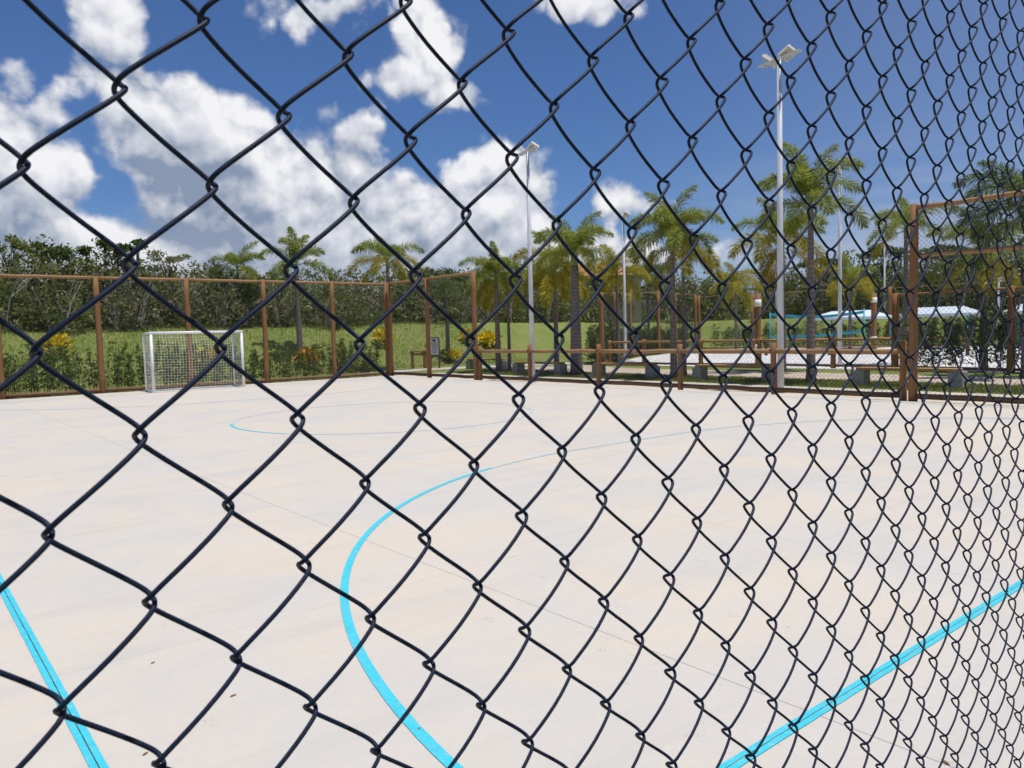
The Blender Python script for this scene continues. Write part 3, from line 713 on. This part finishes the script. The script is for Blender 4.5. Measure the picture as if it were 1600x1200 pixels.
def palm(label, x, y, zt, size=1.0, trunk_r=.12, spec=(2, 6, 4, 1), mats=('frond_green', 'frond_green', 'frond_green', 'frond_yellow'), seed=0, rot=None, lean=(0, 0)):
    r_ = random.Random(seed); zg = float(hz(x, y))
    t = thing('palm_tree', label, 'palm', (x, y, zg - .03), 'palm trees')
    H_ = zt - zg; shaft = .55 * size; trunk_r *= .84
    pts = []; rad = []
    for k in range(15):
        q = k / 14; pts.append((lean[0] * q * q, lean[1] * q * q, (H_ - shaft) * q)); rad.append(trunk_r * (1.25 - .55 * q) if q > .06 else trunk_r * (1.55 - 4 * q))
    MB().tube(pts, rad, 12).build('trunk', 'palm_trunk', t, True)
    top = Vector((lean[0], lean[1], H_ - shaft))
    MB().tube([top, top + Vector((0, 0, shaft * .5)), top + Vector((0, 0, shaft)), top + Vector((0, 0, shaft * 1.25))], [trunk_r * .78, trunk_r * .74, trunk_r * .5, trunk_r * .2], 10).build('crownshaft', 'crownshaft', t, True)
    a0 = r_.uniform(0, 360) if rot is None else rot
    for ci, (kind, n) in enumerate(zip(('up', 'mid', 'low', 'hang'), spec)):
        for k in range(n):
            fo = obj('frond', r_.choice(FR[kind]), t, top + Vector((0, 0, shaft * (.95 - .12 * ci))))
            fo.rotation_euler = (r_.gauss(0, .08), r_.gauss(0, .1), R(a0 + ci * 29 + 360 * k / max(n, 1) + r_.gauss(0, 9)))
            s_ = size * r_.uniform(.88, 1.1); fo.scale = (s_, s_, s_)
            mt = mats[ci]
            if ci == 1 and r_.random() < .2: mt = mats[2]
            if mt != 'frond_green': fo.material_slots[0].link = 'OBJECT'; fo.material_slots[0].material = MATS[mt]
    return t
GG = ('frond_green', 'frond_green', 'frond_green', 'frond_yellow')
YG = ('frond_green', 'frond_green', 'frond_yellow', 'frond_yellow')
palm('palm with a slim grey trunk on the slope behind the goal fence', 16.3, 36.5, 5.5, 1.0, .15, (2, 5, 3, 0), GG, 1)
palm('dark green palm half sunk in the woods left of the slope palm', 15.6, 42.6, 5.7, .95, .12, (1, 5, 3, 0), GG, 2)
palm('yellow-green palm right above the far fence corner', 19.75, 33.6, 5.5, 1.02, .13, (1, 5, 4, 1), YG, 3)
palm('small palm with a grey trunk right of the sign board', 25.0, 36.2, 4.2, .7, .13, (1, 4, 3, 0), ('frond_dark',) * 4, 4)
palm('green palm with hanging yellow skirts right of the corner fence', 21.45, 27.15, 4.35, .92, .13, (2, 6, 4, 3), GG, 5)
palm('slim second palm close behind the skirted palm', 22.7, 27.9, 3.8, .7, .09, (1, 4, 2, 1), GG, 55)
palm('palm with the thickest trunk and broad pale green crown in the middle', 21.15, 21.85, 4.8, 1.0, .24, (2, 7, 4, 0), GG, 6)
palm('palm with long golden fronds hanging beside the thick trunk', 23.0, 25.0, 4.6, 1.05, .12, (1, 4, 4, 6), ('frond_green', 'frond_yellow', 'frond_yellow', 'frond_yellow'), 7)
palm('yellowish palm in front of the house beside the slim floodlight pole', 30.8, 28.6, 4.9, 1.0, .13, (1, 5, 5, 4), ('frond_yellow',) * 4, 8)
palm('bright green palm right of the slim floodlight pole, front one of two trunks', 21.25, 17.15, 5.0, .92, .12, (3, 7, 5, 1), GG, 9)
palm('darker palm leaning behind the bright green palm', 22.4, 17.6, 4.5, .8, .085, (1, 4, 4, 2), YG, 10)
palm('small yellow palm standing alone by the far sand court fence', 45.3, 31.2, 4.6, 1.05, .11, (1, 5, 4, 2), ('frond_yellow',) * 4, 11)
palm('tallest palm with an upright spear leaf right of the big floodlight pole', 21.3, 12.1, 5.35, .98, .135, (3, 6, 4, 0), GG, 12)
palm('palm with orange drooping fronds behind the big floodlight pole', 26.0, 15.9, 4.85, 1.1, .13, (1, 5, 4, 3), ('frond_green', 'frond_green', 'frond_yellow', 'frond_orange'), 13)
palm('palm behind the tall brown post on the right', 32.0, 14.1, 5.6, .9, .13, (1, 5, 4, 1), GG, 14)
palm('large dark palm cut by the right edge of the picture', 25.7, 7.9, 5.0, 1.1, .15, (2, 6, 5, 1), ('frond_dark',) * 4, 15)
palm('palm with yellow heart left of the large dark palm', 29.3, 10.3, 4.1, 1.0, .14, (1, 5, 4, 3), ('frond_dark', 'frond_green', 'frond_green', 'frond_yellow'), 16)
palm('small drooping palm behind the cyan net', 44.5, 22.8, 4.3, .95, .11, (1, 4, 4, 3), YG, 17)
palm('distant dark palm above the woods between the middle palms', 53.1, 45.6, 6.6, 1.2, .12, (2, 5, 4, 0), ('frond_dark',) * 4, 18)

# ------------------------------------------------------------------ shrubs
def shrub_meshes(n, h, w, nl, mat, ll):
    out = []
    for s in range(n):
        C, A = [], []
        st = MB(); nb = random.randint(2, 4)
        for q in range(nb):
            bx, by = random.gauss(0, w * .16), random.gauss(0, w * .16); hh = h * random.uniform(.7, 1.0); lx, ly = random.gauss(0, w * .25), random.gauss(0, w * .25)
            st.tube([(bx, by, -.05), (bx + lx * .4, by + ly * .4, hh * .5), (bx + lx, by + ly, hh)], [.012, .009, .004], 4)
            for k in range(nl // nb):
                t = random.uniform(.08, 1.0) ** .75; rr = w * .34 * (1.15 - .75 * t) * random.uniform(.2, 1.2); an = random.uniform(0, 6.283)
                C.append((bx + lx * t + rr * math.cos(an), by + ly * t + rr * math.sin(an), hh * t)); A.append((math.cos(an) * .7, math.sin(an) * .7, random.uniform(-.1, .9)))
        C = np.array(C); A = unit(np.array(A) + rng.normal(0, .35, (len(A), 3))); L_ = rng.uniform(.7, 1.3, len(C)) * ll
        out.append((st.mesh('stem', 'bark'), quads_mesh('foliage', leaves(C, A, L_, L_ * .42, .1), mat)))
    return out
def place_shrub(name, m, x, y, label, group, s=1.0, cat='shrub'):
    t = thing(name, label, cat, (x, y, float(hz(x, y))), group, random.uniform(0, 6.28)); t.scale = (s * random.uniform(.9, 1.1), s * random.uniform(.9, 1.1), s)
    obj('stem', m[0], t); obj('foliage', m[1], t)
HM = shrub_meshes(7, 1.5, .55, 250, 'hedge_leaf', .125)
ORD = ('first', 'second', 'third', 'fourth', 'fifth', 'sixth', 'seventh', 'eighth', 'ninth')
x = 2.2
while x < 17.0:
    bay = ORD[int((SX - x) / 2.87)]
    place_shrub('hedge_shrub', random.choice(HM), x, EY + random.uniform(.38, .62), 'slender green hedge shrub in the %s fence bay left of the far corner' % bay, 'hedge shrubs behind the goal fence', random.uniform(.85, 1.3)); x += random.uniform(.24, .4)
HD = shrub_meshes(6, 2.1, 1.0, 430, 'dark_hedge_leaf', .15)
y = 1.8
while y < 12.8:
    xb = np.interp(y, [1.5, 5.2, 9.05, 12.9], [27.5, 27.7, 28.0, 28.45])
    place_shrub('hedge_shrub', random.choice(HD), xb + random.uniform(.4, .7), y, 'tall dark hedge shrub in the row at far right before the sand', 'dark hedge shrubs at far right', random.uniform(.8, 1.15)); y += random.uniform(.4, .6)
LP = [(28.2, 27.6), (32.2, 30.6), (36.7, 33.5), (41.9, 35.6), (46.6, 37.9), (51.4, 39.7)]
for bi, (a, b) in enumerate(zip(LP[:-1], LP[1:])):
    n = int(math.dist(a, b) / .36)
    for k in range(n):
        q = (k + random.uniform(-.2, .2)) / n
        place_shrub('hedge_shrub', random.choice(HD), a[0] + (b[0] - a[0]) * q, a[1] + (b[1] - a[1]) * q + random.uniform(0, .3), 'green hedge shrub in the %s fence bay at the left of the sand' % ORD[bi], 'hedge shrubs along the sand court', random.uniform(.8, 1.12))
for k in range(52):
    yy = 38 - k * .55; xx = np.interp(yy, [8, 20, 26, 30.2, 34.6, 39], [58.6, 57.9, 57.2, 54, 53.2, 52.4])
    place_shrub('hedge_shrub', random.choice(HD), xx, yy, 'distant hedge shrub in the row along the far edge of the sand', 'hedge shrubs at the far edge of the sand', random.uniform(.9, 1.2))
def croton(label, x, y, mat, s=1.0, n=150):
    t = thing('croton_shrub', label, 'shrub', (x, y, float(hz(x, y))), 'croton shrubs on the lawn')
    st = MB()
    for q in range(5): an = q * 1.3; st.tube([(0, 0, -.05), (.12 * math.cos(an) * s, .12 * math.sin(an) * s, .25 * s), (.3 * math.cos(an) * s, .3 * math.sin(an) * s, .5 * s)], [.015, .012, .006], 4)
    st.build('stem', 'bark', t)
    D = unit(rng.normal(size=(n, 3)) * [1, 1, .7] + [0, 0, .45]); rr = rng.uniform(.45, 1, n)[:, None]
    C = D * rr * [.52 * s, .52 * s, .42 * s] + [0, 0, .42 * s]; C[:, 2] = np.maximum(C[:, 2], .08)
    A = unit(D + rng.normal(0, .35, (n, 3)) + [0, 0, .3]); L_ = rng.uniform(.2, .36, n) * s
    obj('foliage', quads_mesh('foliage', leaves(C, A, L_, L_ * .38, .08), mat), t)
croton('bright yellow croton shrub on the slope at far left', 5.9, 37.5, 'croton_yellow', 1.25)
croton('orange-yellow croton shrub seen through the goal net', 11.6, 35.8, 'croton_yellow', 1.1)
croton('orange croton shrub with red tips in front of a fence post', 16.1, 35.2, 'croton_orange', 1.25)
croton('yellow croton shrub at the top of the slope right of the far corner', 22.2, 38.6, 'croton_yellow', 1.25)
croton('yellow croton shrub low on the slope right of the sign board', 25.2, 36.0, 'croton_yellow', 1.0)
croton('widest golden croton shrub left of the floodlight pole', 28.8, 37.2, 'croton_yellow', 1.35, 220)
croton('golden croton shrub beside the widest one', 27.6, 38.0, 'croton_yellow', 1.0)
croton('rusty orange croton shrub beside the slim floodlight pole', 37.6, 34.9, 'croton_orange', 1.0)
croton('small orange croton shrub behind the bright green palm trunk', 42.5, 37.2, 'croton_orange', .9)
croton('small golden croton shrub low by the sand court rail', 33.4, 31.5, 'croton_yellow', .9)

# ------------------------------------------------------------------ woodland
def walk(step):
    for a, b in zip(FRONT[:-1], FRONT[1:]):
        L_ = math.dist(a, b); n = max(1, int(L_ / step)); nx_, ny_ = -(b[1] - a[1]) / L_, (b[0] - a[0]) / L_
        for k in range(n): q = (k + random.random() * .8) / n; yield a[0] + (b[0] - a[0]) * q, a[1] + (b[1] - a[1]) * q, nx_, ny_
Q = []; tw = MB()
def blob(cx, cy, cz, r, rzv, n, ll):
    D = unit(rng.normal(size=(n, 3))); rr = rng.uniform(.55, 1.08, n)[:, None] ** .6
    bumps = 1 + .22 * np.sin(D[:, :1] * 5 + cx) * np.cos(D[:, 2:] * 6 + cy)
    C = D * rr * bumps * [r, r, rzv] + [cx, cy, cz]
    A = unit(D * .6 + rng.normal(0, .7, (n, 3)) + [0, 0, -.1]); L_ = rng.lognormal(0, .35, n) * ll
    Q.append(leaves(C, A, L_, L_ * rng.uniform(.35, .6, n), .1))
def topz(x): return np.interp(x, [-22, 5, 12, 16, 24, 34, 50, 62, 70], [4.3, 4.15, 3.9, 3.3, 3.0, 3.6, 5.4, 5.6, 5.2])
for row, (off, zf, r0, n0) in enumerate(((.2, .22, 1.15, 620), (1.4, .5, 1.35, 640), (2.9, .78, 1.35, 640), (4.2, .62, 1.6, 480), (5.0, .28, 1.8, 620), (6.0, .5, 1.8, 480))):
    for (x, y, nx_, ny_) in walk(1.5):
        o_ = off + random.uniform(-.5, .5); px, py = x + nx_ * o_, y + ny_ * o_
        zg = float(hz(px, py)); th = float(topz(px)) * random.uniform(.78, 1.12); far = math.hypot(px, py) > 62
        r = r0 * random.uniform(.75, 1.25) * (1.25 if far else 1)
        blob(px, py, zg + th * zf, r, r * random.uniform(.8, 1.1), int(n0 * (.7 if far else 1.25)), .26 if far else .19)
        if row < 2:
            for q in range(5 if not far else 2):
                an = random.uniform(0, 6.28); l_ = random.uniform(.5, 1.3); fw = random.uniform(.0, .9); px, py = px - nx_ * fw * .3, py - ny_ * fw * .3
                tw.tube([(px, py, zg), (px + .3 * math.cos(an), py + .3 * math.sin(an), zg + th * .35), (px + l_ * math.cos(an), py + l_ * math.sin(an) - .3, zg + th * random.uniform(.5, .85))], [.035, .025, .008], 3)
wq = np.concatenate(Q)
wl = obj('woodland', quads_mesh('woodland', wq, 'wood_leaf')); wl['kind'] = 'stuff'; tag(wl, 'dense scrubby green woodland along the top of the grass bank', 'woodland')
wt = tw.build('branches', 'twig', wl); wt['kind'] = 'stuff'
def tree(label, x, y, h, crown_r, n, flat=.5, ll=.3, seed=0, mat='broad_leaf', clumps=7):
    r_ = random.Random(seed); zg = float(hz(x, y)); t = thing('tree', label, 'tree', (x, y, zg - .05))
    tr = MB().tube([(0, 0, 0), (r_.gauss(0, .1), r_.gauss(0, .1), h * .5), (0, 0, h * .85)], [.08, .05, .02], 7)
    L = []
    for k in range(clumps):
        an = k * 2.4 + r_.uniform(0, .6); rad = crown_r * math.sqrt((k + .3) / clumps); cz = h - flat * rad * .5 + r_.uniform(-.3, .15)
        cx, cy = rad * math.cos(an), rad * math.sin(an)
        tr.tube([(0, 0, h * .6), (cx * .6, cy * .6, cz - .35), (cx, cy, cz)], [.035, .022, .008], 4)
        m_ = n // clumps; D = unit(rng.normal(size=(m_, 3))); rr = crown_r * r_.uniform(.3, .5)
        C = D * rng.uniform(.3, 1, m_)[:, None] * [rr, rr, rr * .5] + [cx, cy, cz]
        A = unit(D + rng.normal(0, .5, (m_, 3)) + [0, 0, -.25]); L_ = rng.uniform(.7, 1.3, m_) * ll
        L.append(leaves(C, A, L_, L_ * .5, .15))
    tr.build('trunk', 'bark', t, True)
    obj('crown', quads_mesh('crown', np.concatenate(L), mat), t)
tree('broad-leaved tree with flat dark leaf clusters at far left', 7.1, 43.6, 4.2, 1.4, 420, .5, .34, 1)
tree('broad-leaved tree sticking out of the woods left of the goal', 9.7, 43.4, 4.35, .8, 240, .4, .36, 2, clumps=5)
tree('taller thin tree with one leaf tuft behind the goal', 10.7, 43.4, 4.65, .6, 200, .4, .34, 3, clumps=4)
tree('grey-green thin-leaved tree top right of the tufted tree', 12.3, 43.8, 4.1, 1.0, 420, .5, .16, 4, 'wood_leaf')
tree('light green tree at the left edge of the woods', 5.1, 43.0, 4.3, .9, 420, .5, .2, 5, 'wood_leaf')
tree('umbrella-shaped tree top above the corner fence', 30.6, 45.6, 3.9, 1.6, 800, .35, .2, 6, clumps=9)
tree('second umbrella tree right of the first above the fence', 34.0, 46.4, 3.8, 1.5, 700, .35, .2, 7, clumps=9)
tree('tall tree in the far woods left of the tall brown post', 68.9, 32.3, 6.0, 2.0, 900, .5, .3, 8, clumps=10)
tree('tall tree in the far woods behind the tall brown post', 70.0, 27.6, 5.6, 2.2, 900, .5, .3, 9, clumps=10)
tree('rounded tree in the far woods behind the drooping palm', 67.5, 37.0, 5.4, 2.2, 900, .5, .3, 10, clumps=10)

# ------------------------------------------------------------------ grass blades on the near lawn strips
def blades(name, label, n, xr_, yr_, h=(.04, .11), ok=None):
    x = rng.uniform(*xr_, n); y = rng.uniform(*yr_, n)
    if ok is not None: k = ok(x, y); x, y = x[k], y[k]
    n = len(x); z = hz(x, y); an = rng.uniform(0, 6.28, n); L_ = rng.uniform(*h, n)
    C = np.stack([x, y, z + L_ * .45], 1); A = unit(np.stack([np.cos(an) * .5, np.sin(an) * .5, np.ones(n)], 1))
    o = obj(name, quads_mesh(name, leaves(C, A, L_, np.full(n, .022)), 'grass_blade')); o['kind'] = 'stuff'; tag(o, label, 'grass')
blades('lawn_grass', 'short lawn grass around the benches', 32000, (19.9, 22.55), (3, 29))
blades('bank_grass', 'rough grass on the bank below the woodland', 30000, (0, 30), (33, 42.5), (.08, .22), lambda x, y: (y > toe(x)))
# ------------------------------------------------------------------ dry leaves lying on the court
def dry_leaf(label, x, y, l, w, rz):
    mb = MB(); t = [(-.5, 0), (-.2, .5), (.2, .42), (.5, 0), (.2, -.42), (-.2, -.5)]
    top = [(a * l, b * w, .002 + .004 * abs(b) + .002 * (a + .5)) for a, b in t]
    mb.poly(top); mb.poly([(p[0], p[1], p[2] - .0015) for p in reversed(top)])
    for i in range(6): j = (i + 1) % 6; mb.poly([top[i], (top[i][0], top[i][1], top[i][2] - .0015), (top[j][0], top[j][1], top[j][2] - .0015), top[j]])
    o = mb.build('dry_leaf', 'dry_leaf', None, False, (x, y, 0)); o.rotation_euler.z = rz; tag(o, label, 'leaf', 'dry leaves on the court')
for a_ in (('dry brown leaf on the concrete left of the cyan arc, the upper one', 1.01, 4.23, .024, .011, .3), ('dry brown leaf on the concrete left of the cyan arc, below the upper one', 1.19, 3.57, .035, .013, .1),
           ('pale dry leaf scrap just right of the cyan arc at the bottom', 1.67, 2.72, .028, .01, .8), ('dry leaf at the bottom left beside the cyan side line', .74, 3.3, .03, .011, .5),
           ('curled brown leaf at the bottom right below the cyan goal line', 3.01, 1.17, .04, .013, 1.2)): dry_leaf(*a_)
sc.render.engine = 'CYCLES'
sc.cycles.use_adaptive_sampling = True; sc.cycles.adaptive_threshold = 0.02
sc.cycles.max_bounces = 6; sc.cycles.diffuse_bounces = 3; sc.cycles.glossy_bounces = 2; sc.cycles.caustics_reflective = False; sc.cycles.caustics_refractive = False
